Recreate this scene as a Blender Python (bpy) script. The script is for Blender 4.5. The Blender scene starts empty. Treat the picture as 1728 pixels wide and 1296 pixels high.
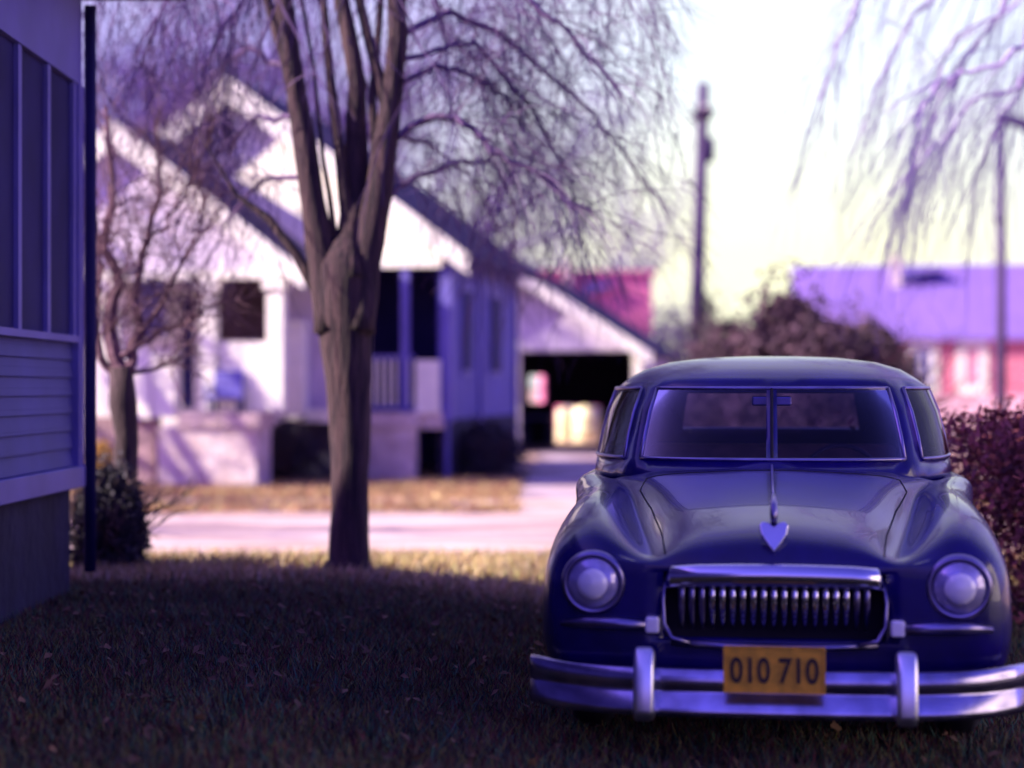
import bpy, bmesh, math, random
import numpy as np
from mathutils import Vector, Matrix
R = math.radians
rnd = random.Random(7)
C = bpy.context.scene.collection
sc = bpy.context.scene

# ------------------------------------------------------------------ camera
F = 3180.0; HOR = 655.0; EYE = 1.5
cam = bpy.data.cameras.new('camera'); co = bpy.data.objects.new('camera', cam); C.objects.link(co)
co.location = (0, 0, EYE); co.rotation_euler = (R(90), 0, 0)
cam.sensor_width = 36; cam.lens = F / 1728 * 36
cam.shift_y = (HOR - 648) / 1728
cam.clip_start = 0.05; cam.clip_end = 3000
cam.dof.use_dof = True; cam.dof.focus_distance = 9.0; cam.dof.aperture_fstop = .85
sc.camera = co
# ------------------------------------------------------------------ light
SUN_EL = R(29); SUN_AZ = R(11)      # sun at the left, a little behind the camera
travel = Vector((math.cos(SUN_AZ) * math.cos(SUN_EL), math.sin(SUN_AZ) * math.cos(SUN_EL), -math.sin(SUN_EL)))
sl = bpy.data.lights.new('sun', 'SUN'); sl.energy = 5; sl.angle = R(0.6); sl.color = (1, .86, .66)
so = bpy.data.objects.new('sun', sl); C.objects.link(so); so.rotation_euler = travel.to_track_quat('-Z', 'Y').to_euler()
w = bpy.data.worlds.new('World'); sc.world = w; w.use_nodes = True
nt = w.node_tree; nt.nodes.clear()
N = nt.nodes.new; L = nt.links.new
out = N('ShaderNodeOutputWorld'); bg = N('ShaderNodeBackground'); bg.inputs[1].default_value = .08
sky = N('ShaderNodeTexSky'); sky.sky_type = 'NISHITA'; sky.sun_disc = False
sky.sun_elevation = SUN_EL; sky.sun_rotation = math.atan2(-travel.x, -travel.y); sky.dust_density = 2
mul = N('ShaderNodeMix'); mul.data_type = 'RGBA'; mul.blend_type = 'MULTIPLY'; mul.inputs[0].default_value = 1
mul.inputs[7].default_value = (.68, .40, 1.55, 1)
tc = N('ShaderNodeTexCoord')
# thin bright cloud bank in front of the camera and a little to the right
vm = N('ShaderNodeVectorMath'); vm.operation = 'DISTANCE'; vm.inputs[1].default_value = (.16, .97, .10)
nz = N('ShaderNodeTexNoise'); nz.inputs['Scale'].default_value = 7; nz.inputs['Detail'].default_value = 5
ad = N('ShaderNodeMath'); ad.operation = 'MULTIPLY_ADD'; ad.inputs[1].default_value = .12; 
mr = N('ShaderNodeMapRange'); mr.interpolation_type = 'SMOOTHSTEP'
mr.inputs[1].default_value = .36; mr.inputs[2].default_value = .10
cl = N('ShaderNodeMix'); cl.data_type = 'RGBA'; cl.inputs[7].default_value = (6.3, 6.6, 5.7, 1)
L(tc.outputs['Generated'], vm.inputs[0]); L(tc.outputs['Generated'], nz.inputs['Vector'])
L(nz.outputs[0], ad.inputs[0]); L(vm.outputs['Value'], ad.inputs[2]); L(ad.outputs[0], mr.inputs[0])
mr2 = N('ShaderNodeMapRange'); mr2.interpolation_type = 'SMOOTHSTEP'; mr2.inputs[1].default_value = 1.2; mr2.inputs[2].default_value = .45; mr2.inputs[4].default_value = .85
L(vm.outputs['Value'], mr2.inputs[0])
vl = N('ShaderNodeMix'); vl.data_type = 'RGBA'; L(mr2.outputs[0], vl.inputs[0])      # thin high veil over the whole front sky
nz2 = N('ShaderNodeTexNoise'); nz2.inputs['Scale'].default_value = 5; nz2.inputs['Detail'].default_value = 6; L(tc.outputs['Generated'], nz2.inputs['Vector'])
vr = N('ShaderNodeValToRGB'); vr.color_ramp.elements[0].position = .35; vr.color_ramp.elements[1].position = .65; vr.color_ramp.elements[0].color = (.46, .38, 1, 1); vr.color_ramp.elements[1].color = (.80, .78, 1, 1)
L(nz2.outputs[0], vr.inputs[0]); vs_ = N('ShaderNodeVectorMath'); vs_.operation = 'SCALE'; vs_.inputs['Scale'].default_value = 5.2; L(vr.outputs[0], vs_.inputs[0])
L(sky.outputs[0], mul.inputs[6]); L(mul.outputs[2], vl.inputs[6]); L(vs_.outputs[0], vl.inputs[7]); L(vl.outputs[2], cl.inputs[6]); L(mr.outputs[0], cl.inputs[0])
szp = N('ShaderNodeSeparateXYZ'); L(tc.outputs['Generated'], szp.inputs[0])
cy_ = N('ShaderNodeValToRGB'); cy_.color_ramp.elements[0].position = .07; cy_.color_ramp.elements[1].position = .17
cy_.color_ramp.elements[0].color = (1, 1, .68, 1); cy_.color_ramp.elements[1].color = (.84, .95, 1, 1); L(szp.outputs[2], cy_.inputs[0])
cs_ = N('ShaderNodeVectorMath'); cs_.operation = 'SCALE'; cs_.inputs['Scale'].default_value = 6.6; L(cy_.outputs[0], cs_.inputs[0]); L(cs_.outputs[0], cl.inputs[7])
L(cl.outputs[2], bg.inputs[0]); L(bg.outputs[0], out.inputs[0])
sc.view_settings.view_transform = 'Standard'; sc.view_settings.look = 'None'
sc.view_settings.exposure = 1.42; sc.view_settings.gamma = 1
sc.render.engine = 'CYCLES'
sc.cycles.max_bounces = 6; sc.cycles.transparent_max_bounces = 12

# ------------------------------------------------------------------ helpers
def tag(o, label=None, cat=None, group=None, kind=None):
    if label: o['label'] = label
    if cat: o['category'] = cat
    if group: o['group'] = group
    if kind: o['kind'] = kind
    return o
def empty(name, loc, rz=0):
    o = bpy.data.objects.new(name, None); C.objects.link(o)
    o.location = loc; o.rotation_euler = (0, 0, rz); o.empty_display_size = .3
    return o
class MB:
    def __init__(s): s.v = []; s.f = []
    def add(s, vs, fs):
        b = len(s.v); s.v += [tuple(p) for p in vs]; s.f += [tuple(i + b for i in f) for f in fs]; return s
    def box(s, x0, x1, y0, y1, z0, z1):
        return s.add([(x0,y0,z0),(x1,y0,z0),(x1,y1,z0),(x0,y1,z0),(x0,y0,z1),(x1,y0,z1),(x1,y1,z1),(x0,y1,z1)],
                     [(0,3,2,1),(4,5,6,7),(0,1,5,4),(1,2,6,5),(2,3,7,6),(3,0,4,7)])
    def prism(s, poly, y0, y1):       # poly in x,z swept along y
        n = len(poly)
        vs = [(x, y0, z) for x, z in poly] + [(x, y1, z) for x, z in poly]
        fs = [tuple(range(n)), tuple(range(2*n-1, n-1, -1))] + [(i, i+n, (i+1) % n + n, (i+1) % n) for i in range(n)]
        return s.add(vs, fs)
    def prism_x(s, poly, x0, x1):     # poly in y,z swept along x
        n = len(poly)
        vs = [(x0, y, z) for y, z in poly] + [(x1, y, z) for y, z in poly]
        fs = [tuple(range(n)), tuple(range(2*n-1, n-1, -1))] + [(i, (i+1) % n, (i+1) % n + n, i+n) for i in range(n)]
        return s.add(vs, fs)
    def tube(s, pts, rad, n=6, cap=True, wob=0):
        pts = [Vector(p) for p in pts]; m = len(pts)
        if not hasattr(rad, '__len__'): rad = [rad] * m
        t0 = (pts[1] - pts[0]).normalized()
        u = t0.orthogonal().normalized(); vs = []
        for i, p in enumerate(pts):
            t = (pts[min(i+1, m-1)] - pts[max(i-1, 0)])
            if t.length < 1e-9: t = t0
            t.normalize(); u = (u - t * u.dot(t)); u.normalize(); w_ = t.cross(u)
            for k in range(n):
                a = 2 * math.pi * k / n
                r = rad[i] * (1 + (wob * (rnd.random() - .5) if wob else 0))
                vs.append(p + u * (math.cos(a) * r) + w_ * (math.sin(a) * r))
        fs = [(i*n+k, i*n+(k+1) % n, (i+1)*n+(k+1) % n, (i+1)*n+k) for i in range(m-1) for k in range(n)]
        if cap and n > 2: fs += [tuple(range(n-1, -1, -1)), tuple((m-1)*n+k for k in range(n))]
        return s.add(vs, fs)
    def lathe(s, prof, c, axis='y', n=24):   # prof (r, h) along axis
        vs = []
        for r, h in prof:
            for k in range(n):
                a = 2*math.pi*k/n
                if axis == 'y': vs.append((c[0]+r*math.cos(a), c[1]+h, c[2]+r*math.sin(a)))
                elif axis == 'x': vs.append((c[0]+h, c[1]+r*math.cos(a), c[2]+r*math.sin(a)))
                else: vs.append((c[0]+r*math.cos(a), c[1]+r*math.sin(a), c[2]+h))
        m = len(prof)
        fs = [(i*n+k, i*n+(k+1) % n, (i+1)*n+(k+1) % n, (i+1)*n+k) for i in range(m-1) for k in range(n)]
        fs += [tuple(range(n-1, -1, -1)), tuple((m-1)*n+k for k in range(n))]
        return s.add(vs, fs)
    def build(s, name, mat, parent=None, smooth=False, bevel=0, recalc=True):
        me = bpy.data.meshes.new(name); me.from_pydata(s.v, [], s.f)
        if recalc:
            bm = bmesh.new(); bm.from_mesh(me); bmesh.ops.recalc_face_normals(bm, faces=bm.faces)
            bm.to_mesh(me); bm.free()
        if smooth: me.polygons.foreach_set('use_smooth', [True] * len(me.polygons))
        if mat: me.materials.append(mat)
        o = bpy.data.objects.new(name, me); C.objects.link(o)
        if parent: o.parent = parent
        if bevel:
            b = o.modifiers.new('bevel', 'BEVEL'); b.width = bevel; b.segments = 3; b.limit_method = 'ANGLE'
        return o

def mat(name, col, rough=.7, var=.25, scale=6., metal=0., bump=.0, bscale=None, col2=None, coat=0., spec=.5, stretch=None, wave=None, detail=6):
    m = bpy.data.materials.new(name); m.use_nodes = True; t = m.node_tree; n = t.nodes; l = t.links
    p = n['Principled BSDF']; p.inputs['Roughness'].default_value = rough; p.inputs['Metallic'].default_value = metal
    p.inputs['Coat Weight'].default_value = coat; p.inputs['Specular IOR Level'].default_value = spec
    tcn = n.new('ShaderNodeTexCoord'); mp = n.new('ShaderNodeMapping'); l.new(tcn.outputs['Object'], mp.inputs[0])
    if stretch: mp.inputs['Scale'].default_value = stretch
    nn = n.new('ShaderNodeTexNoise'); nn.inputs['Scale'].default_value = scale; nn.inputs['Detail'].default_value = detail
    l.new(mp.outputs[0], nn.inputs['Vector'])
    cr = n.new('ShaderNodeValToRGB'); cr.color_ramp.elements[0].position = .32; cr.color_ramp.elements[1].position = .68
    c2 = col2 or tuple(c * (1 - var) for c in col)
    cr.color_ramp.elements[0].color = (*c2, 1); cr.color_ramp.elements[1].color = (*[min(1, c * (1 + var * .4)) for c in col], 1)
    l.new(nn.outputs[0], cr.inputs[0]); l.new(cr.outputs[0], p.inputs['Base Color'])
    if wave:      # clapboard courses: (courses per metre)
        sp = n.new('ShaderNodeSeparateXYZ'); l.new(tcn.outputs['Object'], sp.inputs[0])
        a = n.new('ShaderNodeMath'); a.operation = 'MULTIPLY'; a.inputs[1].default_value = wave; l.new(sp.outputs[2], a.inputs[0])
        b = n.new('ShaderNodeMath'); b.operation = 'FRACT'; l.new(a.outputs[0], b.inputs[0])
        bp = n.new('ShaderNodeBump'); bp.inputs['Distance'].default_value = .02; bp.inputs['Strength'].default_value = 1; bp.invert = True
        l.new(b.outputs[0], bp.inputs['Height']); l.new(bp.outputs[0], p.inputs['Normal'])
    elif bump:
        n2 = n.new('ShaderNodeTexNoise'); n2.inputs['Scale'].default_value = bscale or scale * 3; n2.inputs['Detail'].default_value = 8
        l.new(mp.outputs[0], n2.inputs['Vector'])
        bp = n.new('ShaderNodeBump'); bp.inputs['Distance'].default_value = bump; bp.inputs['Strength'].default_value = .8
        l.new(n2.outputs[0], bp.inputs['Height']); l.new(bp.outputs[0], p.inputs['Normal'])
    return m
def brick_mat(name, c1, c2, mortar, scale=3.2):
    m = bpy.data.materials.new(name); m.use_nodes = True; t = m.node_tree; n = t.nodes; l = t.links
    p = n['Principled BSDF']; p.inputs['Roughness'].default_value = .85
    tcn = n.new('ShaderNodeTexCoord'); sp = n.new('ShaderNodeSeparateXYZ'); cb = n.new('ShaderNodeCombineXYZ')
    a = n.new('ShaderNodeMath'); l.new(tcn.outputs['Object'], sp.inputs[0])
    l.new(sp.outputs[0], a.inputs[0]); l.new(sp.outputs[1], a.inputs[1]); l.new(a.outputs[0], cb.inputs[0]); l.new(sp.outputs[2], cb.inputs[1])
    b = n.new('ShaderNodeTexBrick'); b.inputs['Scale'].default_value = scale
    b.inputs['Color1'].default_value = (*c1, 1); b.inputs['Color2'].default_value = (*c2, 1); b.inputs['Mortar'].default_value = (*mortar, 1)
    l.new(cb.outputs[0], b.inputs['Vector']); l.new(b.outputs[0], p.inputs['Base Color'])
    bp = n.new('ShaderNodeBump'); bp.inputs['Distance'].default_value = .01; l.new(b.outputs['Fac'], bp.inputs['Height']); bp.invert = True
    l.new(bp.outputs[0], p.inputs['Normal'])
    return m
def glass_mat(name, tint=(.8, .85, 1), refl=.12):
    m = bpy.data.materials.new(name); m.use_nodes = True; t = m.node_tree; n = t.nodes; l = t.links
    n.remove(n['Principled BSDF']); o = n['Material Output']
    tr = n.new('ShaderNodeBsdfTransparent'); tr.inputs[0].default_value = (*tint, 1)
    gl = n.new('ShaderNodeBsdfGlossy'); gl.inputs['Roughness'].default_value = .04
    fr = n.new('ShaderNodeFresnel'); fr.inputs[0].default_value = 1.28
    nn = n.new('ShaderNodeTexNoise'); nn.inputs['Scale'].default_value = 3
    ad_ = n.new('ShaderNodeMath'); ad_.operation = 'MULTIPLY_ADD'; ad_.inputs[1].default_value = refl
    l.new(nn.outputs[0], ad_.inputs[0]); l.new(fr.outputs[0], ad_.inputs[2])
    mx = n.new('ShaderNodeMixShader'); l.new(ad_.outputs[0], mx.inputs[0]); l.new(tr.outputs[0], mx.inputs[1]); l.new(gl.outputs[0], mx.inputs[2])
    l.new(mx.outputs[0], o.inputs[0]); return m

M = dict(
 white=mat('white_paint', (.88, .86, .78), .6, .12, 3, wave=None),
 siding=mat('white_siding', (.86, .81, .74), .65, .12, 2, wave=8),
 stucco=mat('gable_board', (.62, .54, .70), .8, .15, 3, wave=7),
 shadeblue=mat('shade_blue_siding', (.08, .065, .42), .6, .35, 2.5, stretch=(3, 3, .4)),  # blue shade and vertical shadow streaks of the side walls put into colour
 bluewall=mat('blue_clapboard', (.07, .062, .28), .65, .3, 1.5, wave=8),
 bluetrim=mat('blue_trim', (.13, .11, .44), .55, .2, 2),
 bluedark=mat('dark_blue_screen', (.02, .016, .11), .75, .3, 2, spec=.2),
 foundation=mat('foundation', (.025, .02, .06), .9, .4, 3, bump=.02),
 roof=mat('dark_shingle', (.05, .035, .10), .9, .4, 8, bump=.02),
 stone=mat('pale_stone', (.72, .62, .62), .85, .22, 3.2, bump=.03, col2=(.50, .38, .40)),
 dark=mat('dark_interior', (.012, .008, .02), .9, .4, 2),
 brownint=mat('brown_interior', (.06, .03, .045), .8, .5, 1.5),
 bark=mat('bark', (.066, .034, .048), .95, .6, 7, bump=.07, bscale=11, stretch=(4, 4, .35), col2=(.018, .010, .022)),
 barkdark=mat('dark_bark', (.06, .035, .05), .95, .5, 6, bump=.03, stretch=(3, 3, .6)),
 twig=mat('twig', (.15, .085, .22), .9, .5, 2),
 twigpale=mat('pale_twig', (.36, .27, .52), .9, .3, .6),
 twigfar=mat('far_twig', (.12, .055, .28), .95, .4, .6),
 ground=None,
 paint=mat('car_paint', (.007, .0015, .12), .27, .5, 3.5, coat=.4, spec=.4, bump=.0006, bscale=3),
 chrome=mat('chrome', (.72, .70, .85), .16, .12, 4, metal=1),
 brightchrome=mat('bright_chrome', (.90, .90, .95), .32, .08, 4, metal=1),
 dullchrome=mat('dull_chrome', (.30, .27, .48), .32, .3, 6, metal=1),
 rubber=mat('rubber', (.012, .011, .014), .8, .2, 8),
 cabin=mat('cabin_cloth', (.035, .022, .06), .9, .3, 6),
 seat=mat('seat_cloth', (.12, .06, .08), .9, .3, 8),
 glass=glass_mat('car_glass', (.62, .60, .85), .0),
 lensring=mat('lamp_glass', (.50, .46, .72), .2, .25, 30, metal=.45),
 lens=mat('headlight_lens', (.92, .90, 1.0), .08, .1, 12, coat=1),
 plate=mat('plate_yellow', (.85, .45, .03), .5, .25, 25),
 platech=mat('plate_letters', (.05, .03, .02), .6, .2, 10),
 brick=brick_mat('hazed_pink_brick', (.56, .11, .20), (.64, .15, .26), (.66, .38, .46), 3),  # veiling haze put into the pink of the distant brick
 hazedroof=mat('hazed_violet_roof', (.19, .11, .42), .8, .12, 1.2, bump=.01),  # pale violet base colour carries the haze over the far roof
 pinkroof=mat('pink_roof', (.66, .17, .36), .8, .2, 1.2),
 pole=mat('weathered_pole', (.07, .04, .13), .9, .4, 4, stretch=(4, 4, .5)),
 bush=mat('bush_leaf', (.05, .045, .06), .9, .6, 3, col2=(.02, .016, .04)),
 hedge=mat('hedge_leaf', (.26, .06, .07), .85, .5, 1.5, col2=(.08, .025, .04)),
 shrubbrown=mat('brown_shrub_twig', (.09, .045, .07), .9, .5, 2, col2=(.03, .015, .04)),
 yellowleaf=mat('yellow_shrub', (.60, .36, .08), .9, .3, 3),
 cream=mat('cream_enamel', (.85, .78, .50), .5, .08, 3),
 wire=mat('wire', (.05, .04, .06), .7, .1, 3),
)
# ------------------------------------------------------------------ ground
def ss(a, b, x):
    t = min(1, max(0, (x - a) / (b - a))); return t * t * (3 - 2 * t)
def gz(x, y):
    return .165 * ss(.6, -1.4, x) * ss(15.4, 14.3, y)
def ground_material():
    m = bpy.data.materials.new('ground_turf'); m.use_nodes = True; t = m.node_tree; n = t.nodes; l = t.links
    p = n['Principled BSDF']; p.inputs['Roughness'].default_value = .95
    tcn = n.new('ShaderNodeTexCoord')
    def noise(s, d=6):
        q = n.new('ShaderNodeTexNoise'); q.inputs['Scale'].default_value = s; q.inputs['Detail'].default_value = d
        l.new(tcn.outputs['Object'], q.inputs['Vector']); return q
    def ramp(src, els):
        r = n.new('ShaderNodeValToRGB'); e = r.color_ramp.elements
        while len(e) < len(els): e.new(.5)
        for i, (ps, c) in enumerate(els): e[i].position = ps; e[i].color = (*c, 1)
        l.new(src, r.inputs[0]); return r
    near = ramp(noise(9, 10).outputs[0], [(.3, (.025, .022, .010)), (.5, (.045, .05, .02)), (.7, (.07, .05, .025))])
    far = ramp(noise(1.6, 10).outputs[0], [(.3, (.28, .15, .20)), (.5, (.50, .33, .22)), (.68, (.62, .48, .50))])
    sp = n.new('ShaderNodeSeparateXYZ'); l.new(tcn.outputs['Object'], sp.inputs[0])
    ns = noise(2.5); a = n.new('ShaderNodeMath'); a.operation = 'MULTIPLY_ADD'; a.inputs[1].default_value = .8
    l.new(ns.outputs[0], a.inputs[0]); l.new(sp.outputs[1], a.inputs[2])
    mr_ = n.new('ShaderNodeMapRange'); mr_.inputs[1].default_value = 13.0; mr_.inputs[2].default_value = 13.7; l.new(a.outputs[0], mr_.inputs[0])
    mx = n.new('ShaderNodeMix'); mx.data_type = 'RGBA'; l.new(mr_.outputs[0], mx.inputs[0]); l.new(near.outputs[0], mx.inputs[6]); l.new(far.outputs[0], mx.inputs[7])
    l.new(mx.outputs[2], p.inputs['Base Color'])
    bp = n.new('ShaderNodeBump'); bp.inputs['Distance'].default_value = .03; l.new(noise(30, 8).outputs[0], bp.inputs['Height']); l.new(bp.outputs[0], p.inputs['Normal'])
    return m
xs = [-900, -300, -100, -40, -20, -10] + [-6 + .25 * i for i in range(49)] + [8, 12, 20, 40, 100, 300, 900]
ys = [-200, -60, -20, -6, 0, 2, 4] + [5 + .25 * i for i in range(45)] + [18, 22, 30, 45, 70, 120, 250, 600, 2000]
gv = [(x, y, gz(x, y)) for y in ys for x in xs]; nx = len(xs)
gf = [(j*nx+i, j*nx+i+1, (j+1)*nx+i+1, (j+1)*nx+i) for j in range(len(ys)-1) for i in range(nx-1)]
g = MB(); g.v = gv; g.f = gf
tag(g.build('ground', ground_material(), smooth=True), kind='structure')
def sheet(name, x0, x1, y0, y1, z, m, jag=.12):
    n = 60; a = []; b = []
    for i in range(n+1):
        x = x0 + (x1-x0)*i/n
        a.append((x, y0 + jag*(rnd.random()-.5), z)); b.append((x, y1 + jag*(rnd.random()-.5), z))
    s = MB(); s.v = a + b; s.f = [(i, i+1, n+1+i+1, n+1+i) for i in range(n)]
    return tag(s.build(name, m), kind='structure')
sandy = mat('sandy_road', (.66, .52, .50), .9, .2, 1.0, bump=.03, bscale=18, col2=(.34, .20, .19), stretch=(.35, 1.5, 1), detail=10)
sheet('road', -60, 60, 16.3, 23.4, .004, sandy, .7)
walkm = mat('pavement_concrete', (.60, .48, .48), .9, .2, 1.5, col2=(.40, .27, .22), bump=.01)
sheet('pavement', -60, 60, 24.2, 25.4, .004, walkm, .02)
dv = MB(); dv.add([(.1, 25.4, .008), (2.9, 25.4, .008), (3.4, 45, .008), (.7, 45, .008)], [(0, 1, 2, 3)])
tag(dv.build('driveway', mat('driveway_gravel', (.54, .44, .52), .9, .4, .8, bump=.02, bscale=20, col2=(.26, .15, .13), detail=10)), kind='structure')
dv = MB(); dv.add([(.1, 22.6, .008), (2.9, 22.6, .008), (2.9, 24.2, .008), (.1, 24.2, .008)], [(0, 1, 2, 3)])
tag(dv.build('driveway_apron', walkm), kind='structure')

def blades(name, n, area, h0, h1, mats, label, wdt=.006, lean=.5, dens=None):
    r = np.random.RandomState(len(name) + n % 97); V = []; Fc = []; mi = []
    x0, x1, y0, y1 = area; k = 0
    while k < n:
        x = r.uniform(x0, x1); y = y0 + (y1-y0) * r.rand()
        if dens and r.rand() > dens(x, y): k += 1; continue
        h = r.uniform(h0, h1); a = r.rand() * 6.28; wx, wy = math.cos(a) * wdt, math.sin(a) * wdt
        lx, ly = r.randn() * h * lean, r.randn() * h * lean; z = gz(x, y) - .005
        b = len(V); V += [(x-wx, y-wy, z), (x+wx, y+wy, z), (x+lx, y+ly, z+h)]; Fc.append((b, b+1, b+2)); mi.append(r.randint(len(mats))); k += 1
    me = bpy.data.meshes.new(name); me.from_pydata(V, [], Fc)
    for m in mats: me.materials.append(m)
    me.polygons.foreach_set('material_index', mi)
    o = bpy.data.objects.new(name, me); C.objects.link(o)
    return tag(o, label, 'grass', kind='stuff')
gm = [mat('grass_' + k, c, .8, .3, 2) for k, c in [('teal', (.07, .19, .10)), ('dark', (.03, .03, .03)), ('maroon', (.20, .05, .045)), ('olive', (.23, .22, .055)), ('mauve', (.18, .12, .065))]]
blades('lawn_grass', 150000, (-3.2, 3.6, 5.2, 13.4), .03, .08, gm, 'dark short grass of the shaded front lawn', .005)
ym = [mat('drygrass_' + k, c, .9, .3, 2) for k, c in [('straw', (.60, .48, .22)), ('tan', (.48, .30, .16)), ('pale', (.62, .50, .36)), ('green', (.30, .30, .12))]]
blades('kerb_grass', 45000, (-4.5, 6, 12.7, 16.9), .04, .12, ym, 'sunlit straw coloured grass strip at the near edge of the road', .008)
blades('yard_grass', 90000, (-9, 6, 22.6, 30.5), .05, .14, ym[:2] + [mat('drygrass_rust', (.36, .17, .12), .9, .3, 2)], 'dry tan and rusty grass in front of the white porch', .012,
       dens=lambda x, y: (0 if .1 < x < 3.1 else .9) * (.25 if 24.1 < y < 25.5 else 1) * (.5 + .5*math.sin(x*2.1 + y*1.3)*math.sin(y*2.7 - x*.6)) ** .5)

r = random.Random(77); mb = MB()
for k in range(900):
    x = r.uniform(-2.7, 3.4); y_ = 5.2 + 9.5*r.random(); z_ = gz(x, y_) + r.uniform(.035, .075); a = r.random()*6.28; l_ = r.uniform(.018, .035)
    u = Vector((math.cos(a)*l_, math.sin(a)*l_, r.gauss(0, .01))); v = Vector((-math.sin(a)*l_*.5, math.cos(a)*l_*.5, r.gauss(0, .008))); c = Vector((x, y_, z_))
    mb.add([c-u, c+v+Vector((0, 0, .006)), c+u, c-v+Vector((0, 0, .006))], [(0, 1, 2, 3)])
tag(mb.build('fallen_leaves', mat('dead_leaf', (.22, .12, .06), .8, .5, 3), recalc=False), 'scattered brown fallen leaves on the shaded lawn', 'leaves', kind='stuff')
# ------------------------------------------------------------------ near house at the left
wx = -2.84
h = empty('porch_house', (0, 0, 0)); tag(h, 'dark blue shaded house with a tall row of porch windows at the left edge', 'house')
Y0, Y1, XL = -5., 12.2, -12.
m = MB(); m.box(XL, wx - .02, Y0, Y1 - .01, .0, .86); m.build('foundation', M['foundation'], h)
m = MB(); m.box(XL, wx, Y0, Y1, 1.0, 1.79)
z = 1.0
while z < 1.78:      # clapboards as real laps
    m.prism([(wx, z), (wx+.022, z+.004), (wx+.006, z+.112), (wx, z+.112)], Y0, Y1); z += .113
m.box(XL, wx - .02, Y0, Y1 - .01, 1.79, 4.0)
m.build('wall', M['bluewall'], h)
m = MB(); m.box(XL, wx+.07, Y0, Y1+.05, .86, 1.0); m.build('ledge', M['bluetrim'], h, bevel=.01)
m = MB(); m.box(wx-.019, wx+.05, Y0, Y1+.02, 3.46, 4.03); m.build('frieze', M['bluetrim'], h)
m = MB(); m.box(wx-.05, wx+.055, Y1-.08, Y1+.055, 1.0, 3.455); m.build('corner_board', M['bluetrim'], h)
y = 12.04
while y > 4:
    m = MB(); m.box(wx-.018, wx+.012, y-.60, y-.0, 1.83, 3.455); wn = m.build('window', M['bluedark'], h)
    m = MB(); m.box(wx-.018, wx+.04, y, y+.075, 1.795, 3.458); m.build('mullion', M['bluetrim'], wn)
    y -= .675
m = MB(); m.box(wx-.018, wx+.06, Y0, Y1-.09, 1.792, 1.835); m.build('sill', M['bluetrim'], h)
# hip roof
ex, ey0, ey1, exl, ze, zr = -2.15, Y0-.6, 12.45, -13.0, 4.06, 8.0
rx = -7.6; m = MB()
m.add([(exl, ey0, ze), (ex, ey0, ze), (ex, ey1, ze), (exl, ey1, ze), (exl, ey0, ze+.18), (ex, ey0, ze+.18), (ex, ey1, ze+.18), (exl, ey1, ze+.18),
       (rx, ey0+5, zr), (rx, ey1-4.5, zr)],
      [(0, 3, 2, 1), (0, 1, 5, 4), (1, 2, 6, 5), (2, 3, 7, 6), (3, 0, 4, 7), (4, 5, 8), (6, 7, 9), (5, 6, 9, 8), (7, 4, 8, 9)])
m.build('roof', M['roof'], h)
m = MB(); m.tube([(wx+.08, Y1+.13, 4.0), (wx+.08, Y1+.13, .3)], .04, 10); m.build('downspout', M['bluedark'], h, smooth=True)

# ------------------------------------------------------------------ bungalow across the road
A = R(11.0); ca, sa = math.cos(A), math.sin(A)
def frame(px0, Yd):
    O = ((px0-864)/F*Yd, Yd)
    def U(px, v=0):
        k = (px-864)/F
        return (k*(O[1] + v*ca) - O[0] - v*sa) / (ca + k*sa)
    def Z(py, px, v=0):
        u = U(px, v); Y = O[1] - u*sa + v*ca
        return EYE + (HOR-py)/F*Y
    return O, U, Z
def gable(m, xc, hw, zt, slope, y0, y1, th=.14):       # a pitched slab pair, ridge along y
    for s in (-1, 1):
        poly = [(xc, zt), (xc + s*hw, zt - slope*hw), (xc + s*hw, zt - slope*hw - th), (xc, zt - th)]
        m.prism(poly, y0, y1)
O, U, Z = frame(750, 30.0)
b = empty('bungalow', (O[0], O[1], 0), -A)
tag(b, 'white gabled bungalow with stone porch piers standing across the road', 'house')
uc = U(395); zp = Z(130, 395); sl_ = .735; ur = 0.0; ul = 2*uc; DEP = 6.0
zlin = Z(450, 700)
# main walls: gable board above lintel, side walls
hwm = ur - uc
def zroof(u): return zp - .16 - sl_*abs(u-uc)
m = MB(); m.prism([(ul, zlin), (ur, zlin), (ur, zroof(ur)), (uc, zroof(uc)), (ul, zroof(ul))], 0.0, .18); gw = m.build('gable_wall', M['siding'], b)
m = MB(); m.box(ur-.15, ur, .18, DEP, 1.0, zroof(ur)+.02); m.build('side_wall', M['shadeblue'], b)
m = MB(); m.box(ul, ul+.15, .18, DEP, 0, zroof(ul)); m.build('side_wall', M['shadeblue'], b)
m = MB(); m.box(ul+.15, ur-.15, DEP-.15, DEP, 0, zroof(ur)); m.build('back_wall', M['shadeblue'], b)
for vv, ww in ((1.2, .7), (3.5, .9)):
    m = MB(); m.box(ur-.01, ur+.035, vv-.06, vv+ww+.06, 1.72, 3.2); sw = m.build('side_window', M['bluetrim'], b)
    m = MB(); m.box(ur-.01, ur+.04, vv, vv+ww, 1.80, 3.12); m.build('pane', M['bluedark'], sw)
for vv in (.05, 2.6, 5.85):
    m = MB(); m.box(ur+.001, ur+.05, vv, vv+.12, .0, zroof(ur)-.05); m.build('corner_board', M['bluetrim'], b)
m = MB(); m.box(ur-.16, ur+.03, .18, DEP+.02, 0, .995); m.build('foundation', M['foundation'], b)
# main roof and its thick white rakes
m = MB(); gable(m, uc, hwm+.45, zp, sl_, -.28, DEP+.5); rf = m.build('roof', M['roof'], b)
for s, nm in ((1, 'rake_board'), (-1, 'rake_board')):
    hw = hwm + .47
    m = MB(); m.prism([(uc, zp-.03), (uc+s*hw, zp-.03-sl_*hw), (uc+s*hw, zp-.36-sl_*hw), (uc, zp-.44)], -.36, -.283); m.build(nm, M['white'], b)
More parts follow.
